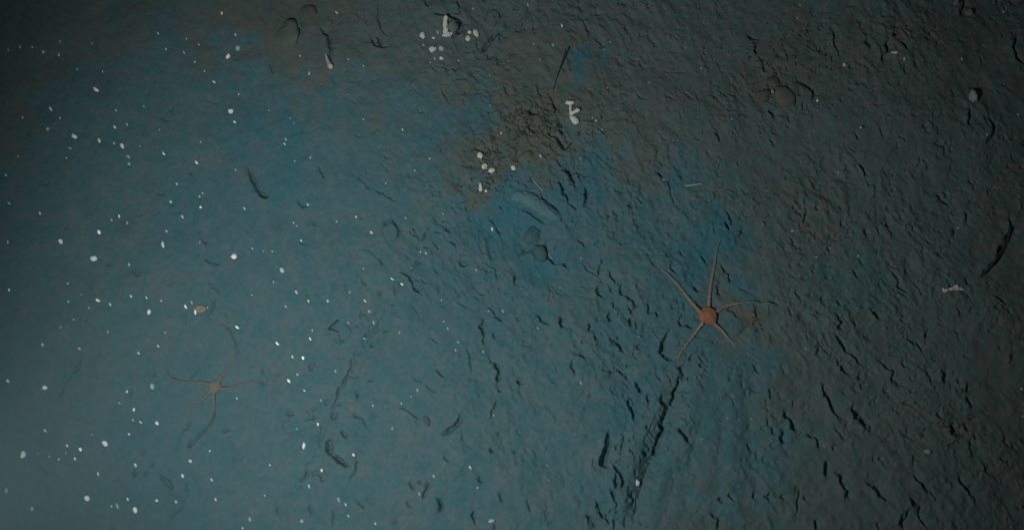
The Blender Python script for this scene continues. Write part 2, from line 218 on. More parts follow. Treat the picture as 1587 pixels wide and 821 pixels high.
def scarp(pts, wd, st, jit=1.0):
    """a ragged little crack or scarp: raised lip towards the lamp, steep-walled slot, gentle run-out"""
    mx = sum(p[0] for p in pts)/len(pts); my = sum(p[1] for p in pts)/len(pts)
    lx, ly = mx-LAMP.x, my-LAMP.y; l = math.hypot(lx, ly)+1e-9; lx /= l; ly /= l
    dp = min(1.5, max(.8, .95*LAMP.z/(l+.05)))
    sl = window(pts, wd*5)
    if X[sl].size == 0: return
    d, qx, qy, t = seg_field(sl, pts, jit)
    taper = np.clip(np.minimum(t, 1-t)*4+.12, 0, 1)
    brk = np.clip(.85+RAG[sl]*.5*(.3+.7*jit), .3, 1.2)
    wl = wd*(.55+.35*np.clip(taper, 0, 1))*(.75+.4*brk)
    side = (qx*lx+qy*ly)/(d+1e-6); up = np.clip(.5-side*2, 0, 1)
    lip = np.exp(-(d/(wd*1.7))**2)*.40*wd*up
    wl = np.maximum(wl*.46, .0012)
    cut = np.exp(-(d/wl)**2.6)*dp*wd*brk + np.exp(-(d/(wd*1.9))**2)*.22*wd*(1-up)
    H[sl] += st*taper*(lip-cut)
for wd, st, pts in S:
    scarp([tuple(at(*p)[:2]) for p in pts], wd*MM, st, .3 if pts[0] in SMOOTH else 1.0)
for f in FURROWS:
    pts = [tuple(at(*p)[:2]) for p in f[2:]]; wd = f[0]*MM; sl = window(pts, wd*4); d, qx, qy, t = seg_field(sl, pts)
    H[sl] += (-np.exp(-(d/wd)**2)+.5*np.exp(-((d-2*wd)/wd)**2))*f[1]*.001*np.clip(np.minimum(t, 1-t)*5, 0, 1)
rng = random.Random(4)
n = 0
while n < 4300:                                                  # countless small scarps between the traced ones, and beyond the picture
    x = rng.uniform(-1.7, 1.7); y = rng.uniform(-1.1, 1.2); px, py = to_px(x, y)
    dens = .30+.70*min(1, max(0, (px-420)/330))
    if 520 < px < 760 and 600 < py < 760: dens *= .4
    if 1080 < px < 1160 and 640 < py < 760: dens *= .4
    dens *= min(1, max(.04, .42+1.5*float(noise(np.array(x), np.array(y), .16, 401))))
    if rng.random() > dens: n += .3; continue
    n += 1
    a = R(rng.gauss(-57, 34)); ln = rng.choice((.004, .006, .008, .011, .016)); wd = rng.choice((1.8, 2, 2.2, 2.6, 3, 3.6))*MM
    p = [(x, y)]
    for k in range(3): a2 = a+rng.gauss(0, .7); p.append((p[-1][0]+math.cos(a2)*ln/3, p[-1][1]+math.sin(a2)*ln/3))
    scarp(p, wd, rng.uniform(.35, 1.0)*(1 if px > 480 else .75))
for path, cnt in ((((604,478),(560,545),(516,640),(470,745)), 70), (((1060,560),(1035,640),(1000,690),(940,800)), 90), (((690,320),(640,430)), 30), (((940,440),(985,640)), 50)):
    for _ in range(cnt):                                        # crumbs broken off along the dragged furrows
        k = rng.randrange(len(path)-1); t = rng.random(); px = path[k][0]*(1-t)+path[k+1][0]*t+rng.gauss(0, 20); py = path[k][1]*(1-t)+path[k+1][1]*t+rng.gauss(0, 12)
        p0 = at(px, py); a = R(rng.gauss(-62, 35)); ln = rng.uniform(.004, .016); p = [(p0.x, p0.y)]
        for q_ in range(3): a2 = a+rng.gauss(0, .8); p.append((p[-1][0]+math.cos(a2)*ln/3, p[-1][1]+math.sin(a2)*ln/3))
        scarp(p, rng.choice((2, 2.6, 3.2, 4.2))*MM, rng.uniform(.5, 1.0))
# rough litter-strewn patches
brown_list = [(822,192,62,44,1), (762,242,40,58,.75), (745,288,34,22,.8), (400,70,95,34,.75), (480,20,26,22,.8), (1163,505,36,28,1), (1255,90,90,60,.55), (1460,80,130,90,.5), (1565,480,50,300,.5), (1100,795,60,24,.6), (1190,140,60,34,.55), (1470,660,80,60,.45), (950,200,90,36,.5), (1240,330,50,40,.4), (860,110,110,70,.5), (880,255,30,18,.5)]
brown = np.zeros_like(X)
for px, py, rx, ry, v in brown_list: brown = np.maximum(brown, v*np.clip(blob(px, py, rx, ry, 26)*1.7, 0, 1))
litter = np.maximum(np.clip(blob(825,190,62,42,16)*1.5, 0, 1), .8*np.clip(blob(762,245,42,56,16)*1.4, 0, 1)); litter = np.maximum(litter, .6*np.clip(blob(1163,505,32,24)*1.4, 0, 1))
H += litter*(np.abs(fbm(X, Y, .024, 91, 3))*.0048-.0015)

Z = H
def ground(x, y):
    i = int(np.clip(np.searchsorted(AX, x)-1, 0, len(AX)-2)); j = int(np.clip(np.searchsorted(AY, y)-1, 0, len(AY)-2))
    fx = (x-AX[i])/(AX[i+1]-AX[i]); fy = (y-AY[j])/(AY[j+1]-AY[j])
    return float((Z[j,i]*(1-fx)+Z[j,i+1]*fx)*(1-fy)+(Z[j+1,i]*(1-fx)+Z[j+1,i+1]*fx)*fy)
def on(px, py, up=0.0):
    p = at(px, py); z = ground(p.x, p.y); p = at(px, py, z); return Vector((p.x, p.y, ground(p.x, p.y)+up))

# colour maps of the bottom: a teal area and bluer patches over grey-brown mud
poly = [(-900,300),(0,215),(110,120),(290,55),(330,100),(450,122),(520,140),(640,148),(735,178),(742,262),(735,306),(790,300),(850,243),(960,243),(1000,285),(1060,240),(1112,270),(1100,330),(1140,395),(1080,470),(1180,555),(1185,700),(1160,1400),(-900,1400)]
qx = PX+WA*34; qy = PY+WB*34
inside = np.zeros(X.shape, bool); dmin = np.full(X.shape, 1e9)
for k in range(len(poly)):
    (x0, y0), (x1, y1) = poly[k], poly[(k+1) % len(poly)]
    c = ((y0 > qy) != (y1 > qy)) & (qx < (x1-x0)*(qy-y0)/((y1-y0) or 1e-9)+x0); inside ^= c
    t = np.clip(((qx-x0)*(x1-x0)+(qy-y0)*(y1-y0))/((x1-x0)**2+(y1-y0)**2), 0, 1)
    dmin = np.minimum(dmin, np.hypot(qx-x0-t*(x1-x0), qy-y0-t*(y1-y0)))
sd = np.where(inside, dmin, -dmin); silt = np.clip(sd/(46+np.clip((PX-950)/200, 0, 1)*90)+.5, 0, 1); silt = silt*silt*(3-2*silt)
blue_list = [(440,225,50,62,.9), (808,352,62,52,1), (1085,395,64,44,1), (884,285,44,38,.8), (901,80,12,20,1), (340,330,110,70,.4), (945,600,26,70,.5), (250,710,100,110,.3), (705,195,50,30,.6), (700,470,70,50,.35), (1120,600,40,80,.3), (1050,480,40,60,.4), (390,130,60,30,.5), (1070,265,40,22,.5), (250,60,60,30,.3), (1330,440,60,40,.35), (560,300,60,40,.2)]
blue = np.zeros_like(X)
for px, py, rx, ry, v in blue_list: blue = np.maximum(blue, v*np.clip(blob(px, py, rx, ry, 24)*1.4, 0, 1))

nv = X.size; ny, nx = X.shape
me = bpy.data.meshes.new('seabed')
me.vertices.add(nv); me.vertices.foreach_set('co', np.stack([X, Y, Z], -1).astype(np.float32).ravel())
idx = np.arange(nv).reshape(ny, nx); q = np.stack([idx[:-1,:-1], idx[:-1,1:], idx[1:,1:], idx[1:,:-1]], -1).reshape(-1, 4)
me.loops.add(q.size); me.loops.foreach_set('vertex_index', q.astype(np.int32).ravel())
me.polygons.add(len(q)); me.polygons.foreach_set('loop_start', np.arange(0, q.size, 4, dtype=np.int32))
me.polygons.foreach_set('use_smooth', np.ones(len(q), bool))
me.update(calc_edges=True)
for nm, arr in (('silt', silt), ('blue', blue), ('brown', brown)):
    me.attributes.new(nm, 'FLOAT', 'POINT').data.foreach_set('value', arr.astype(np.float32).ravel())
gm = bpy.data.materials.new('seabed_mud'); gm.use_nodes = True; nt = gm.node_tree; N = nt.nodes; Lk = nt.links.new; pb = N['Principled BSDF']
pb.inputs['Roughness'].default_value = .92; pb.inputs['Specular IOR Level'].default_value = .12
def attr(nm): a = N.new('ShaderNodeAttribute'); a.attribute_name = nm; return a.outputs['Fac']
def mixc(f, a, b, fac_scale=None):
    m = N.new('ShaderNodeMix'); m.data_type = 'RGBA'
    if isinstance(f, float): m.inputs['Factor'].default_value = f
    else: Lk(f, m.inputs['Factor'])
    for k, v in (('A', a), ('B', b)):
        if isinstance(v, tuple): m.inputs[k].default_value = (*v, 1)
        else: Lk(v, m.inputs[k])
    return m.outputs['Result']
def nz(scale, detail=4, lo=.35, hi=.65):
    tc = N.new('ShaderNodeTexCoord'); t = N.new('ShaderNodeTexNoise'); t.inputs['Scale'].default_value = scale; t.inputs['Detail'].default_value = detail
    Lk(tc.outputs['Object'], t.inputs['Vector']); r = N.new('ShaderNodeMapRange'); r.inputs[1].default_value = lo; r.inputs[2].default_value = hi
    Lk(t.outputs['Fac'], r.inputs[0]); return r.outputs[0]
def mixm(c, f, a, b):
    m = N.new('ShaderNodeMix'); m.data_type = 'RGBA'; m.blend_type = 'MULTIPLY'; m.inputs['Factor'].default_value = 1; Lk(c, m.inputs['A']); Lk(mixc(f, a, b), m.inputs['B']); return m.outputs['Result']
GREY = (.108, .146, .136); TEAL = (.069, .152, .168); TEAL2 = (.094, .157, .167); BLUE = (.052, .150, .182); BROWN = (.112, .118, .098)
grey = mixc(nz(40), GREY, (.099, .137, .128))
teal = mixc(nz(22, 3), TEAL, TEAL2)
c = mixc(attr('silt'), grey, teal); c = mixc(attr('brown'), c, BROWN); c = mixc(attr('blue'), c, BLUE)
d1 = N.new('ShaderNodeMix'); d1.data_type = 'RGBA'; d1.blend_type = 'MULTIPLY'; d1.inputs['Factor'].default_value = 1
c = mixm(c, nz(62, 3, .36, .64), (.80, .98, .97), (1.18, 1.0, 1.03))
Lk(c, d1.inputs['A']); Lk(mixc(nz(160, 6, .3, .7), (.86, .86, .88), (1.12, 1.1, 1.08)), d1.inputs['B'])
Lk(d1.outputs['Result'], pb.inputs['Base Color'])
sb = bpy.data.objects.new('seabed', me); COL.objects.link(sb); me.materials.append(gm); sb['kind'] = 'structure'

# the water itself, faintly milky
bm = bmesh.new(); bmesh.ops.create_cube(bm, size=1); hz = bpy.data.meshes.new('haze'); bm.to_mesh(hz); bm.free()
hm = bpy.data.materials.new('sea_water'); hm.use_nodes = True; hn = hm.node_tree; hn.nodes.clear()
ho = hn.nodes.new('ShaderNodeOutputMaterial'); pv = hn.nodes.new('ShaderNodeVolumePrincipled'); hn.links.new(pv.outputs[0], ho.inputs['Volume'])
pv.inputs['Color'].default_value = (.62, .93, 1, 1); pv.inputs['Density'].default_value = HAZE; pv.inputs['Anisotropy'].default_value = .3
hz.materials.append(hm); hb = bpy.data.objects.new('haze', hz); COL.objects.link(hb); hb.scale = (16, 16, 3.2); hb.location = (0, 0, .45); hb['kind'] = 'stuff'

# ---------------------------------------------------------------- shape builders
def tube_bm(bm, pts, rad, seg=8):
    rings = []
    for i, p in enumerate(pts):
        a = pts[max(0, i-1)]; b = pts[min(len(pts)-1, i+1)]; t = (b-a).normalized()
        n = t.cross(Vector((0, 0, 1))); n = n.normalized() if n.length > 1e-6 else Vector((1, 0, 0)); bnm = n.cross(t)
        rings.append([bm.verts.new(p+(n*math.cos(6.28318*k/seg)+bnm*math.sin(6.28318*k/seg))*rad[i]) for k in range(seg)])
    for r0, r1 in zip(rings, rings[1:]):
        for k in range(seg): bm.faces.new((r0[k], r0[(k+1) % seg], r1[(k+1) % seg], r1[k]))
    bm.faces.new(rings[0][::-1]); bm.faces.new(rings[-1])
def smooth_path(pts, n):
    """Catmull-Rom through the points"""
    out = []; P = [pts[0]]+list(pts)+[pts[-1]]
    for i in range(1, len(P)-2):
        for k in range(n):
            t = k/n; a, b, c_, d = P[i-1], P[i], P[i+1], P[i+2]
            out.append(.5*((2*b)+(c_-a)*t+(2*a-5*b+4*c_-d)*t*t+(-a+3*b-3*c_+d)*t*t*t))
    out.append(P[-2]); return out
def lump_mesh(rx, ry, rz, seed, rough_=.16, sub=3, flat=0.0):
    bm = bmesh.new(); bmesh.ops.create_icosphere(bm, subdivisions=sub, radius=1)
    r = random.Random(seed); ks = [(Vector((r.gauss(0, 1), r.gauss(0, 1), r.gauss(0, 1)))*1.3, r.uniform(0, 6.28)) for _ in range(7)]
    for v in bm.verts:
        f = 1+sum(math.sin(v.co.dot(k)*1.5+p) for k, p in ks)*rough_*.2+rough_*(.5*mn.noise(v.co*1.7+Vector((seed, 0, 0)))+.35*mn.noise(v.co*4+Vector((0, seed, 0))))
        v.co = Vector((v.co.x*rx*f, v.co.y*ry*f, v.co.z*rz*f))
    m_ = bpy.data.meshes.new('lump'); bm.to_mesh(m_); bm.free(); return m_
def fuse(name, bm, voxel, m, colour=None, smooth_it=4, lumpy=0):
    """one continuous surface from overlapping closed shapes"""
    tmp = bpy.data.meshes.new('tmp'); bm.to_mesh(tmp); bm.free(); o = bpy.data.objects.new('tmp', tmp); COL.objects.link(o)
    md = o.modifiers.new('r', 'REMESH'); md.mode = 'VOXEL'; md.voxel_size = voxel
    sm = o.modifiers.new('s', 'SMOOTH'); sm.iterations = smooth_it; sm.factor = .4
    dg = bpy.context.evaluated_depsgraph_get(); me_ = bpy.data.meshes.new_from_object(o.evaluated_get(dg), depsgraph=dg)
    bpy.data.objects.remove(o); bpy.data.meshes.remove(tmp); me_.name = name; me_.materials.clear()
    if lumpy:
        n0 = [(v.co.copy(), v.normal.copy()) for v in me_.vertices]
        for v, (co, nn) in zip(me_.vertices, n0):
            k = mn.noise(co*170+Vector((7,3,1)))+.6*mn.noise(co*420)+.35*mn.noise(co*900)
            v.co = co+nn*k*lumpy
    return me_

# ---------------------------------------------------------------- brittle stars
def star_mat(name, disc, arm, tip, r0, r1):
    m = bpy.data.materials.new(name); m.use_nodes = True; nt_ = m.node_tree; b = nt_.nodes['Principled BSDF']; b.inputs['Roughness'].default_value = .7; b.inputs['Specular IOR Level'].default_value = .25
    tc = nt_.nodes.new('ShaderNodeTexCoord'); le = nt_.nodes.new('ShaderNodeVectorMath'); le.operation = 'LENGTH'
    nt_.links.new(tc.outputs['Object'], le.inputs[0]); rp = nt_.nodes.new('ShaderNodeValToRGB'); mr = nt_.nodes.new('ShaderNodeMapRange')
    mr.inputs[2].default_value = .1; nt_.links.new(le.outputs['Value'], mr.inputs[0]); nt_.links.new(mr.outputs[0], rp.inputs[0])
    e = rp.color_ramp.elements; e[0].position = r0*10; e[0].color = (*disc, 1); e[1].position = 1; e[1].color = (*tip, 1); x = e.new(r1*10); x.color = (*arm, 1)
    n = nt_.nodes.new('ShaderNodeTexNoise'); n.inputs['Scale'].default_value = 420; n.inputs['Detail'].default_value = 4; nt_.links.new(tc.outputs['Object'], n.inputs['Vector'])
    mx = nt_.nodes.new('ShaderNodeMix'); mx.data_type = 'RGBA'; mx.blend_type = 'MULTIPLY'; mx.inputs['Factor'].default_value = 1
    r2 = nt_.nodes.new('ShaderNodeMapRange'); r2.inputs[3].default_value = .55; r2.inputs[4].default_value = 1.4; nt_.links.new(n.outputs['Fac'], r2.inputs[0])
    nt_.links.new(rp.outputs[0], mx.inputs['A']); nt_.links.new(r2.outputs[0], mx.inputs['B']); nt_.links.new(mx.outputs['Result'], b.inputs['Base Color'])
    bp = nt_.nodes.new('ShaderNodeBump'); bp.inputs['Distance'].default_value = .001; bp.inputs['Strength'].default_value = .6
    nt_.links.new(n.outputs['Fac'], bp.inputs['Height']); nt_.links.new(bp.outputs[0], b.inputs['Normal'])
    return m
def brittle_star(centre, rdisc, hdisc, arms, r_base, r_tip, m, label, sink=()):
    c0 = on(*centre); bm = bmesh.new()
    r = bmesh.ops.create_uvsphere(bm, u_segments=30, v_segments=14, radius=1)
    a0 = [math.atan2(on(*a[1]).y-c0.y, on(*a[1]).x-c0.x) for a in arms]
    for v in r['verts']:
        th = math.atan2(v.co.y, v.co.x); k = max(math.cos(th-a) for a in a0)
        f = rdisc*(.93+.12*max(0, k)**6)
        v.co = Vector((v.co.x*f, v.co.y*f, v.co.z*hdisc+hdisc*.45))
    for ai, a in enumerate(arms):
        pts = []
        for i, p in enumerate(a):
            up = .0006 if i else .004
            if len(p) == 3: up = p[2]*.001
            pts.append(on(p[0], p[1], up)-c0)
        pts = [Vector((0, 0, hdisc*.5))]+pts
        path = smooth_path(pts, 9); n_ = len(path)
        rad = [(r_base*(1-i/(n_-1))**.8+r_tip*(i/(n_-1)))*(1+.10*math.sin(i*2.1)) for i in range(n_)]
        tube_bm(bm, path, rad, 8)
    me_ = fuse('brittle_star', bm, .00065, m, lumpy=.0005)
    o = link('brittle_star', me_, m); o.location = c0
    return tag(o, label, 'brittle star', 'brittle stars on the mud')
om = star_mat('orange_star_skin', (.33,.130,.062), (.25,.185,.150), (.165,.170,.155), .011, .02)
brittle_star((1096.5,490), 14.2*MM, 6*MM, [
    [(1098,475,4),(1100,452),(1104,426),(1108,404,2.5),(1110,388),(1117,368)],
    [(1082,481,4),(1063,457),(1048,438),(1030,421),(1016,410),(1005,400)],
    [(1111,482,3),(1126,474),(1142,470),(1161,468),(1176,468)],
    [(1087,502,4),(1075,519),(1062,536),(1054,548),(1050,563)],
    [(1106,501,3),(1120,513),(1131,526,-.6),(1147,539,-2.2),(1166,552,.2),(1190,568,.1)]], 3.5*MM, .8*MM, om,
    'orange-brown brittle star with five long thin arms on dark cracked mud')
pm = star_mat('pale_star_skin', (.19,.165,.125), (.155,.145,.135), (.10,.128,.128), .008, .025)
brittle_star((333,599), 10*MM, 5*MM, [
    [(318,593,3),(294,592),(273,589,1.5),(261,580,0),(254,567,-1),(252,554,-1.5)],
    [(325,609,3),(310,622),(295,633),(291,655,-3),(284,670,-2)],
    [(332,613,3),(332,631),(327,650,-1.5),(312,669,-2),(298,687,-2)],
    [(345,602,4),(358,601,3),(373,595),(389,592),(410,593)],
    [(340,590,3),(345,581),(351,575),(362,560,-1),(364,540,-1.5),(357,515,-1.5),(340,495,-1)]], 2.7*MM, .8*MM, pm,
    'small pale pinkish-tan brittle star half sunk in smooth blue-grey silt')

# ---------------------------------------------------------------- mound of rolled mud: three silt-covered stones
silt_m = mat('silt_cover', (.096,.186,.204), .95, .16, 60, .5, .1)
silt_d = mat('dark_silt_cover', (.056,.122,.136), .95, .18, 60, .5, .1)
def polyline_stone(name, pts, rads, m, label, cat, squash=1, voxel=.0011, group=None):
    c0 = on(*pts[0][:2]); bm = bmesh.new()
    P = smooth_path([on(p[0], p[1], p[2]*.001)-c0 for p in pts], 6); n_ = len(P)
    rad = []
    for i in range(n_):
        t = i/(n_-1)*(len(rads)-1); k = min(int(t), len(rads)-2); rad.append((rads[k]*(1-(t-k))+rads[k+1]*(t-k))*MM)
    tube_bm(bm, P, rad, 16)
    for e, rr in ((P[0], rad[0]), (P[-1], rad[-1])):
        g = bmesh.ops.create_icosphere(bm, subdivisions=2, radius=rr); bmesh.ops.translate(bm, verts=g['verts'], vec=e)
    o = link(name, fuse(name, bm, voxel, m, smooth_it=8, lumpy=.0012), m); o.location = c0
    return tag(o, label, cat, group)
polyline_stone('silted_stone', [(795,303,-9),(812,305,-5),(830,315,-4),(847,326,-4),(861,335,-5)], [9,12.5,13,12,8.5], silt_m, 'long curved stone under smooth blue silt, rounded like a roll', 'stone')
o = link('silted_stone', lump_mesh(13*MM, 15*MM, 8*MM, 5, .26, 4), silt_d); o.location = on(827,365,.001); tag(o, 'round dark teal stone tucked under the long curved silted stone', 'stone')
o = link('silted_stone', lump_mesh(10*MM, 15*MM, 8*MM, 9, .22, 4), silt_d); o.location = on(838,392,.001); o.rotation_euler = (0, 0, R(28)); tag(o, 'oval dark teal stone just below the round one beside a crack', 'stone')

# ---------------------------------------------------------------- pebbles, shells and fragments
white = mat('shell_white', (.66,.66,.58), .6, .18, 500, .4, .3)
dull = mat('shell_dull', (.42,.46,.42), .7, .22, 400, .4)
tan = mat('shell_tan', (.30,.25,.19), .8, .25, 300, .4)
pink = mat('shell_pink', (.62,.50,.46), .6, .2, 400, .3)
greyst = mat('grey_stone', (.15,.165,.15), .85, .3, 200, .6)
brownst = mat('brown_stone', (.104,.094,.080), .9, .35, 150, .7)
greenst = mat('pale_green_stone', (.22,.30,.26), .85, .3, 250, .5)
sd_ = [10]
def frag(px, py, rx, ry, m, label, rot=0, rz=None, up=.3, name='shell_fragment', cat='shell fragment', group=None, rough_=.36):
    sd_[0] += 1
    rz = rz if rz is not None else .7*min(rx, ry)
    o = link(name, lump_mesh(rx*MM, ry*MM, rz*MM, sd_[0], rough_, 3 if max(rx, ry) > 3 else 2), m)
    o.location = on(px, py, rz*MM*up); o.rotation_euler = (R(sd_[0]*7 % 20-10), R(sd_[0]*11 % 20-10), R(rot))
    return tag(o, label, cat, group)
G1 = 'white shell fragments around the grey stone'; G2 = 'white shell fragments on the brown litter patch'
frag(654.5,55,4.4,6,white,'upright oval white fragment, farthest left of those beside the grey stone',8,group=G1)
frag(672.5,59,3,2.6,white,'small white chip between the oval fragment and the upright shard',-20,group=G1)
frag(678.5,50.5,1.7,3.6,dull,'thin dull grey chip just above the small white chip',20,group=G1)
frag(656.5,70,1.9,2,dull,'tiny dull chip directly under the upright oval fragment',0,group=G1)
frag(670,77,6.2,4.6,white,'broad white fragment lying below the small chips',20,group=G1,rough_=.35)
frag(684,75,4.2,4.8,dull,'rounded dull white fragment right of the broad white one',0,group=G1)
frag(684.5,90.5,3.8,2.6,white,'low white fragment below the rounded dull one',-15,group=G1)
frag(674,90.5,1.8,2.4,dull,'small dull chip left of the lowest white fragment',0,group=G1)
frag(667,97,1.6,1.3,dull,'lowest tiny chip of the white scatter',0,group=G1)
frag(728,50,3.6,3.6,white,'round white fragment touching the long one beneath it, right of the stone',0,group=G1)
frag(725,60,3.8,5.2,white,'long white fragment beneath the round one, right of the stone',-20,group=G1,rough_=.3)
frag(738,52,4,6.4,white,'tall white fragment farthest right beside the grey stone',5,group=G1)
frag(711,94,1.6,2,dull,'tiny dull fragment alone below the stone, on dark mud',20,group=G1)
frag(744.5,241,4.4,6,white,'teardrop white shell fragment pointing down, on the brown patch',0,group=G2)
frag(752,258,4.6,4.8,white,'plump white fragment under the teardrop one',30,group=G2)
frag(762,264,4.6,3.8,white,'plump white fragment at the lower right of its twin',10,group=G2)
frag(796,260,3.8,3.9,white,'single round white fragment at the right of the brown patch',0,group=G2)
frag(744.5,291,3,7,white,'narrow white fragment standing at the bottom of the brown patch',4,group=G2,rough_=.3)
frag(753,296,2.3,2.8,white,'small white chip touching the narrow fragment at the patch bottom',0,group=G2)
frag(838,242,2.2,3.4,dull,'slim pale chip at the lower edge of the brown litter',25,group=G2)
frag(777,206,1.9,2.6,dull,'tiny pale chip in the middle of the brown litter',0,group=G2)
# knobbed piece of coral
def branch(name, parts, m, label, cat):
    c0 = on(*parts[0][0][0][:2]); bm = bmesh.new()
    for pts, rads in parts:
        P = smooth_path([on(p[0], p[1], p[2]*.001)-c0 for p in pts], 5); n_ = len(P)
        rr = [np.interp(i/(n_-1), np.linspace(0, 1, len(rads)), rads)*MM for i in range(n_)]
        tube_bm(bm, P, rr, 10)
        for e, r_ in ((P[0], rr[0]), (P[-1], rr[-1])):
            g = bmesh.ops.create_icosphere(bm, subdivisions=2, radius=r_); bmesh.ops.translate(bm, verts=g['verts'], vec=e)
    o = link(name, fuse(name, bm, .0006, m, smooth_it=3, lumpy=.0010), m); o.location = c0
    return tag(o, label, cat)
branch('coral_piece', [([(879,160.5,3),(887,160,3)], [3.2,3.6]), ([(884,162,3),(884,173,2),(885.5,183,3)], [2.4,2.2,2.6]), ([(885,177,2),(895,172,3)], [2,4]), ([(887,184,4),(892,189,4)], [4.6,5.6])],
       white, 'cream coral piece with three rounded knobs beside the brown litter', 'coral')
branch('shell_shard', [([(691,29,5),(690.5,40,5),(691,50,3)], [3.6,3.8,4.4]), ([(687,56,2),(693,55,3),(700,53,3)], [2.4,4.6,2.6]), ([(703,47,5),(705,49,4)], [1.8,2.4])],
       white, 'white upright shell shard with a wide foot leaning on the grey stone', 'shell fragment')
o = link('grey_stone', lump_mesh(8.6*MM, 11*MM, 10*MM, 77, .2), greyst); o.location = on(702,41,.003); tag(o, 'rounded grey-brown stone behind the white upright shard', 'stone')
branch('pale_shard', [([(1463,451,2),(1472,448.5,2),(1481,446.5,2.5),(1492,449,1.5)], [2.6,1.9,4.2,1.6]), ([(1461.5,447,1.5),(1463,453,1.5)], [1.4,1.6]), ([(1476,447,2),(1482,443,2)], [2.4,1.8])],
       mat('shard_pink', (.62,.55,.46), .7, .25, 300), 'long pale pink shard with a flared end on dark mud', 'shell fragment')
frag(1507.5,150,7.5,10,greenst,'pale greenish oval stone on nearly black mud',10,name='pale_stone',cat='stone',rz=7)
frag(1501.5,20,7,6,greyst,'small grey stone at the dark top edge beside a groove',0,name='pale_stone',cat='stone',rz=5)
frag(1482,5,5,4.5,greyst,'smaller grey stone at the top edge next to a larger one',0,name='pale_stone',cat='stone',rz=4)
frag(1386.5,82,6.5,2,white,'thin white sliver below a dark forked hollow',4,rz=1.6)
frag(1402,90,3,8,dull,'dull upright sliver right of the thin white one',12,rz=2.5)
frag(1309,100.5,3.6,3.6,dull,'small dull white crumb alone on the dark mud',0)
frag(1217,148,18,16,mat('big_brown_stone', (.128,.122,.104), .95, .15, 80, .3),'large smooth brown-grey stone half buried beside a crack',0,name='brown_stone',cat='stone',rz=6,up=-.15,rough_=.3)
frag(1184,148,11,9,brownst,'dark reddish-brown stone beside the large smooth one',20,name='brown_stone',cat='stone',rz=5,up=.1)
frag(1197,127,10,8,brownst,'dark brown stone above the reddish-brown one',-30,name='brown_stone',cat='stone',rz=5,up=.0)
frag(1197.5,141,3,3.6,tan,'small tan chip wedged between the brown stones',0)
frag(1266.5,156,2,3,white,'small white chip at the end of the curved crack by the large stone',0)
frag(480,18,13,12,brownst,'round brown lump at the top above a dark groove',0,name='brown_stone',cat='stone',rz=5,up=.0,rough_=.25)
frag(446,53,20,25,mat('olive_lump', (.106,.126,.102), .95, .25, 90, .5),'wide olive-brown lump of mud left of the dark curved groove',-12,name='mud_lump',cat='mud lump',rz=7,up=-.2,rough_=.4)
frag(311,480,8.5,6,tan,'tan fragment resting on smooth silt above the pale brittle star',14,rz=4)
frag(322,476.5,1.6,1.8,pink,'tiny pinkish chip at the right tip of the tan fragment',0)
frag(1030,278,5,1.8,tan,'flat pale chip at the lip of a short dark crack',4,rz=1.4)
frag(988,747,3.2,4.6,white,'white chip alone in the dragged furrow',10)
frag(661,652,4.6,9,mat('maroon_crust', (.095,.105,.110), .9, .3, 200, .4),'dull maroon crust at the end of a straight groove',20,name='crust_piece',cat='crust',rz=2)
frag(1437,699,5,3.4,greenst,'small greenish crumb among dark cracks',0,name='pale_stone',cat='stone',rz=3)
frag(762,806,5,3,dull,'flat dull crumb on pale silt at the bottom edge',0)

# ---------------------------------------------------------------- twigs, needles and the worm
def strand(name, pts, r0, r1, m, label, cat, ups=None):
    c0 = on(*pts[0][:2]); bm = bmesh.new(); P = smooth_path([on(p[0], p[1], (p[2] if len(p) > 2 else 1.2)*.001)-c0 for p in pts], 5); n_ = len(P)
    tube_bm(bm, P, [(r0+(r1-r0)*i/(n_-1))*MM*(1+.15*math.sin(i*1.9)) for i in range(n_)], 7)
    me_ = bpy.data.meshes.new(name); bm.to_mesh(me_); bm.free(); o = link(name, me_, m); o.location = c0
    return tag(o, label, cat)
darktw = mat('dark_twig', (.030,.034,.032), .9, .3, 300); browntw = mat('brown_twig', (.13,.105,.07), .9, .3, 300); palen = mat('pale_needle', (.34,.40,.40), .6, .2, 300)
strand('thin_stalk', [(877,81,14),(872,96,8),(866,112,3),(857,140,1)], 1.3, .7, darktw, 'thin dark stalk rising above the brown litter', 'stalk')
strand('brown_stick', [(814,191),(826,202),(840,210),(856,220)], 1.3, 1.0, browntw, 'straight brown stick lying across the brown litter', 'stick')
strand('dark_twig', [(860,213,1.5),(867,226,1.5),(875,233,1.2),(886,221,1.2)], 1.8, .8, darktw, 'dark hooked twig at the end of the brown stick', 'twig')
strand('dark_twig', [(1564,352,2),(1557,380,2.4),(1541,404,2.4),(1522,427,1.5)], 2.4, 1.6, darktw, 'long dark slanting twig beside the pale pink shard', 'twig')
strand('dark_twig', [(524,496,2.2),(510,509,1.6),(517,511,1.6),(525,514,1.2)], 1.2, .8, darktw, 'small V-shaped dark twig on the smooth silt', 'twig')
strand('pale_needle', [(1062,288,1.6),(1074,287,1.6),(1089,284.5,1.4)], 1.3, .8, palen, 'straight pale needle lying level on the mud', 'needle')
strand('pale_needle', [(825,279,2),(834,288,2),(842,297,2)], .9, .6, palen, 'short pale needle above the long curved silted stone', 'needle')
strand('pale_needle', [(846,390,2),(852,396,2),(856,403,2)], .8, .6, palen, 'tiny pale needle beside the oval dark stone', 'needle')
wt = strand('tube_worm', [(505,84,1.5),(507,91,2),(510,98,2.5),(512,103,3)], 1.6, 4.4, mat('worm_pale', (.40,.36,.34), .6, .2, 300), 'pink-tipped pale worm at the lower end of a dark curved groove', 'worm')
hd = link('head', lump_mesh(4.2*MM, 5*MM, 4*MM, 3, .1), mat('worm_pink', (.66,.50,.50), .5, .15, 300), wt); hd.location = on(513,103.5,.003)-wt.location; hd['label'] = 'pink rounded head'

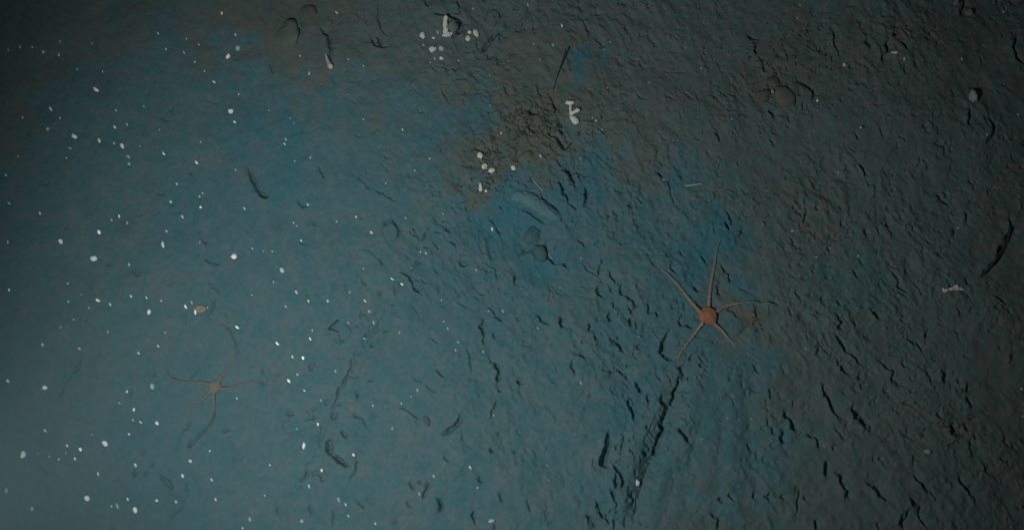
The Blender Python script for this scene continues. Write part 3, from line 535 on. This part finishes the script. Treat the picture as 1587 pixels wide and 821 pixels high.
# ---------------------------------------------------------------- brown litter: fine flakes and fibres nobody could count
bm = bmesh.new(); r = random.Random(8)
spots = [(822,188,40,28,300), (762,240,26,40,170), (745,288,22,12,50), (1163,505,22,14,30), (1250,85,50,40,120), (1475,660,50,40,70), (1180,95,30,30,50), (885,275,14,14,30), (950,200,60,20,30)]
for px, py, sx, sy, cnt in spots:
    for _ in range(int(cnt*.5)):
        p = on(r.gauss(px, sx*.62), r.gauss(py, sy*.62), .0008); a = R(r.gauss(-55, 50)); ln = r.uniform(2, 9)*MM; wd = r.uniform(.4, 1.5)*MM
        d = Vector((math.cos(a), math.sin(a), r.uniform(-.1, .5))).normalized(); P = [p-d*ln*.5+Vector((0, 0, .001)), p+Vector((r.gauss(0, .001), r.gauss(0, .001), .0015)), p+d*ln*.5+Vector((0, 0, .0005))]
        tube_bm(bm, P, [wd*.4, wd*.7, wd*.2], 5)
me_ = bpy.data.meshes.new('litter'); bm.to_mesh(me_); bm.free()
tag(link('plant_litter', me_, mat('litter_brown', (.092,.080,.062), .95, .5, 60)), 'dark brown plant litter strewn over patches of mud', 'litter', None, 'stuff')

# ---------------------------------------------------------------- marine snow drifting in the water above the bottom
flake_b = mat('snow_bright', (.62,.67,.66), .7, .12, 400, 0, .3, .86)
flake_m = mat('snow_thin', (.52,.62,.62), .7, .15, 400, 0, .2, .5)
flake_d = mat('snow_faint', (.42,.52,.54), .7, .2, 400, 0, .2, .42)
flake_p = mat('snow_pink', (.80,.66,.66), .7, .15, 400, 0, .2, .9)
def flake_mesh(seed):
    return lump_mesh(1, 1, 1, seed, .38, 2)
FM = {k: [] for k in 'bmdp'}
for k, mm in (('b', flake_b), ('m', flake_m), ('d', flake_d), ('p', flake_p)):
    for i in range(5):
        f = flake_mesh(100+i*7+ord(k)); f.materials.append(mm)
        for p in f.polygons: p.use_smooth = True
        FM[k].append(f)
rs = random.Random(21)
def flake(px, py, size, kind='m', elong=None, ang=None, label=None, hh=None):
    h = hh if hh is not None else (rs.uniform(.12, .38) if px < 520 else rs.uniform(.06, .2) if px < 950 else rs.uniform(.006, .05))
    base = on(px, py); d = (CAM-base); p = base+d*(h/d.z); sc_ = (CAM-p).length/DIST
    o = bpy.data.objects.new('snow_fleck', rs.choice(FM[kind])); COL.objects.link(o); o.location = p
    e = elong or rs.uniform(1.25, 2.3); a = ang if ang is not None else rs.gauss(-62, 14); rad = size*MM*.5*sc_*.94
    o.scale = (rad*e**.55, rad/e**.45, rad/e**.3); o.rotation_euler = (rs.uniform(-.3, .3), rs.uniform(-.3, .3), R(a))
    tag(o, label or 'tiny pale fleck of marine snow drifting over the blue-grey mud', 'marine snow', 'flecks of drifting marine snow'); return o
big = [(146,400.5,9.5,'b',1.1,0,'largest round white fleck, with a faint groove at its lower right'), (252.5,379,8.5,'b',2.5,-72,'long white spindle-shaped fleck, the longest over the smooth silt'),
       (362,397,9,'p',1.1,0,'round lilac-white fleck beside a dark hooked groove'), (94.5,374,7.5,'b',1.3,-60,'oval white fleck up and left of the largest round one'),
       (149,139,9,'p',1.8,-35,'pinkish slanting fleck with a pale tail'), (354,87,9,'p',1.5,70,'soft pinkish fleck under a smaller grey one'), (369,75,9,'d',1.1,0,'soft round grey fleck just above the pinkish one'),
       (163,686,9,'b',1.5,-30,'slanting bright fleck with a pinkish edge over open silt'), (231.5,483,8.5,'b',1.3,90,'diamond-shaped white fleck over open silt'), (471.5,690,9,'b',1.9,88,'tall white fleck left of a zigzag groove'),
       (36,704,8.5,'b',1.6,82,'upright white fleck with a faint trail close to the left edge'), (135,771,8,'b',1.3,-40,'bright white fleck above a dark hollow in the bottom corner'), (210,789,8,'b',1.6,-55,'white slanting fleck just below a dull pair at the bottom'),
       (358,172,8,'b',1.1,0,'round pinkish-white fleck with a smaller slanting one under it'), (116,211,8,'b',1.5,-45,'slanting white fleck at the upper left of a row of three'), (190,226,8,'b',1.7,-60,'slanting white fleck at the right end of a row of three'),
       (437,419,8,'m',1.3,-70,'soft triangular fleck over smooth silt'), (236,599,9,'d',1.9,-70,'dim long fleck left of the pale brittle star'), (70,600,7.5,'b',1.2,0,'round white fleck alone near a slanting dark groove')]
for b in big: flake(*b[:6], label=b[6], hh=.24)
flecks = '''344 20 6 b;365 54 5 d;91 85 6 m;31 73 5 m;13 77 5 m;50 73 4 m;67 80 7 d;93 64 4 d;142 67 4 d;245 52 5 m;289 60 4 m;257 76 5 b;308 69 4 d;285 81 6 d;302 96 4 d;317 110 4 m;332 127 6 b;120 107 5 d;159 111 3 m
370 146 4 m;364 189 6 b;79 169 7 b;93 183 4 m;74 200 6 m;35 182 5 m;180 171 4 d;197 193 5 d;178 197 6 b;154 218 7 b;199 243 7 m;200 254 6 d;177 222 4 d;217 226 3 d;109 230 5 m;254 238 6 b;305 252 7 b;247 201 4 d;223 165 4 d;103 245 4 m;28 242 4 d;9 271 5 m;365 263 4 d;311 220 4 d
522 20 7 m;465 87 4 m;479 114 6 m;540 92 4 m;563 102 4 d;417 171 3 m;450 183 3 m;455 190 3 m;443 216 6 m;441 223 6 b;457 250 3 m;481 244 4 m;539 146 3 d;563 185 4 m;624 201 5 b;666 246 5 m;760 163 3 d;759 117 3 d;643 264 5 d;733 14 4 m
14 315 5 m;62 330 5 b;12 375 5 m;154 359 8 b;258 358 6 m;185 335 6 b;197 345 6 d;173 341 4 d;265 313 7 b;283 336 7 m;311 321 7 b;309 304 5 m;314 299 4 m;274 285 5 m;391 385 4 m;379 323 5 d;310 375 4 d;200 410 6 m;203 459 6 m;227 461 5 m;250 466 4 m;152 465 7 b;171 472 6 m;105 439 4 m;106 467 5 m;126 456 3 d;138 477 4 d;114 495 4 d;14 449 5 m;66 534 6 m;123 540 6 m;245 536 5 m;167 514 5 d;256 515 4 d;288 475 6 b;297 468 5 m;303 484 6 b;368 507 6 b;94 507 4 d;215 547 5 b;390 457 4 d
477 317 6 m;455 345 4 m;460 350 3 d;522 343 5 m;552 336 5 b;576 360 7 b;467 373 5 m;422 389 4 m;408 389 3 d;424 437 4 m;459 452 6 m;478 466 5 b;443 475 5 d;508 466 6 d;542 453 5 d;563 416 5 d;608 432 6 b;623 440 6 b;566 466 6 b;579 500 6 m;484 512 4 m;481 525 5 b;430 532 6 b;565 525 5 m;540 500 4 m;652 390 4 b;660 392 4 b;687 331 4 m;738 418 5 m;763 355 6 b;637 415 4 d;684 465 4 m;688 498 4 m;694 509 5 m;710 530 5 m;619 515 4 m;757 482 4 m;779 481 6 m;706 542 5 m;598 284 4 m;629 338 4 d;749 545 5 m;572 482 6 m
12 590 6 m;197 606 5 m;208 634 6 b;70 667 6 m;206 650 4 m;218 654 5 m;243 655 7 m;200 672 5 d;125 696 7 b;104 690 5 m;116 710 5 m;91 711 4 d;210 720 7 m;152 734 7 b;182 784 7 m;173 784 5 d;198 773 5 m;243 775 6 m;273 777 6 m;283 737 7 m;328 743 6 b;334 773 5 m;367 617 5 m;325 698 4 d;295 714 7 d;387 804 7 d;376 818 5 m;10 760 7 d;50 788 7 d;142 673 3 d;185 624 4 d;59 702 3 d;76 707 3 d;102 701 3 d
453 552 5 m;470 554 6 b;461 580 5 m;448 590 7 b;472 605 6 d;520 575 6 d;497 620 4 m;578 628 4 b;493 657 5 b;460 664 4 d;608 663 5 m;499 728 6 b;479 753 5 d;525 774 7 d;536 781 5 b;540 799 6 m;582 811 6 b;468 807 8 d;410 767 4 d;418 720 4 d;548 704 6 p;672 737 6 m;647 604 5 m;637 614 3 m;622 625 4 m;729 724 6 b;740 755 5 m;650 765 5 m;765 643 4 m
818 8 5 d;871 40 5 b;857 70 5 d;827 68 4 m;837 92 4 d;946 65 4 d;936 77 4 d;1087 106 5 m;1006 128 3 m;941 136 3 m;1134 184 4 m;918 182 4 m;924 187 5 b;933 201 4 m;899 246 3 d;1188 296 3 m;900 593 5 m;848 721 3 m;850 744 3 m;901 400 4 m;868 446 3 m;990 521 4 m;833 508 5 d;1240 8 4 d;1236 28 4 d;1490 92 4 m;1555 18 6 d;1334 198 5 m;1299 267 4 m;1578 178 4 m;1228 358 5 m;1265 398 4 m;1330 397 4 m;1485 353 4 m;1517 325 3 d;1391 458 3 d;1249 540 4 m;1277 690 4 d;1583 602 5 m;1585 645 4 m;1128 648 4 d;1165 649 4 d;1088 680 3 d;1088 503 4 m;1530 208 4 m'''
for t in flecks.replace('\n', ';').split(';'):
    a = t.split(); flake(float(a[0]), float(a[1]), float(a[2])*.78, a[3])
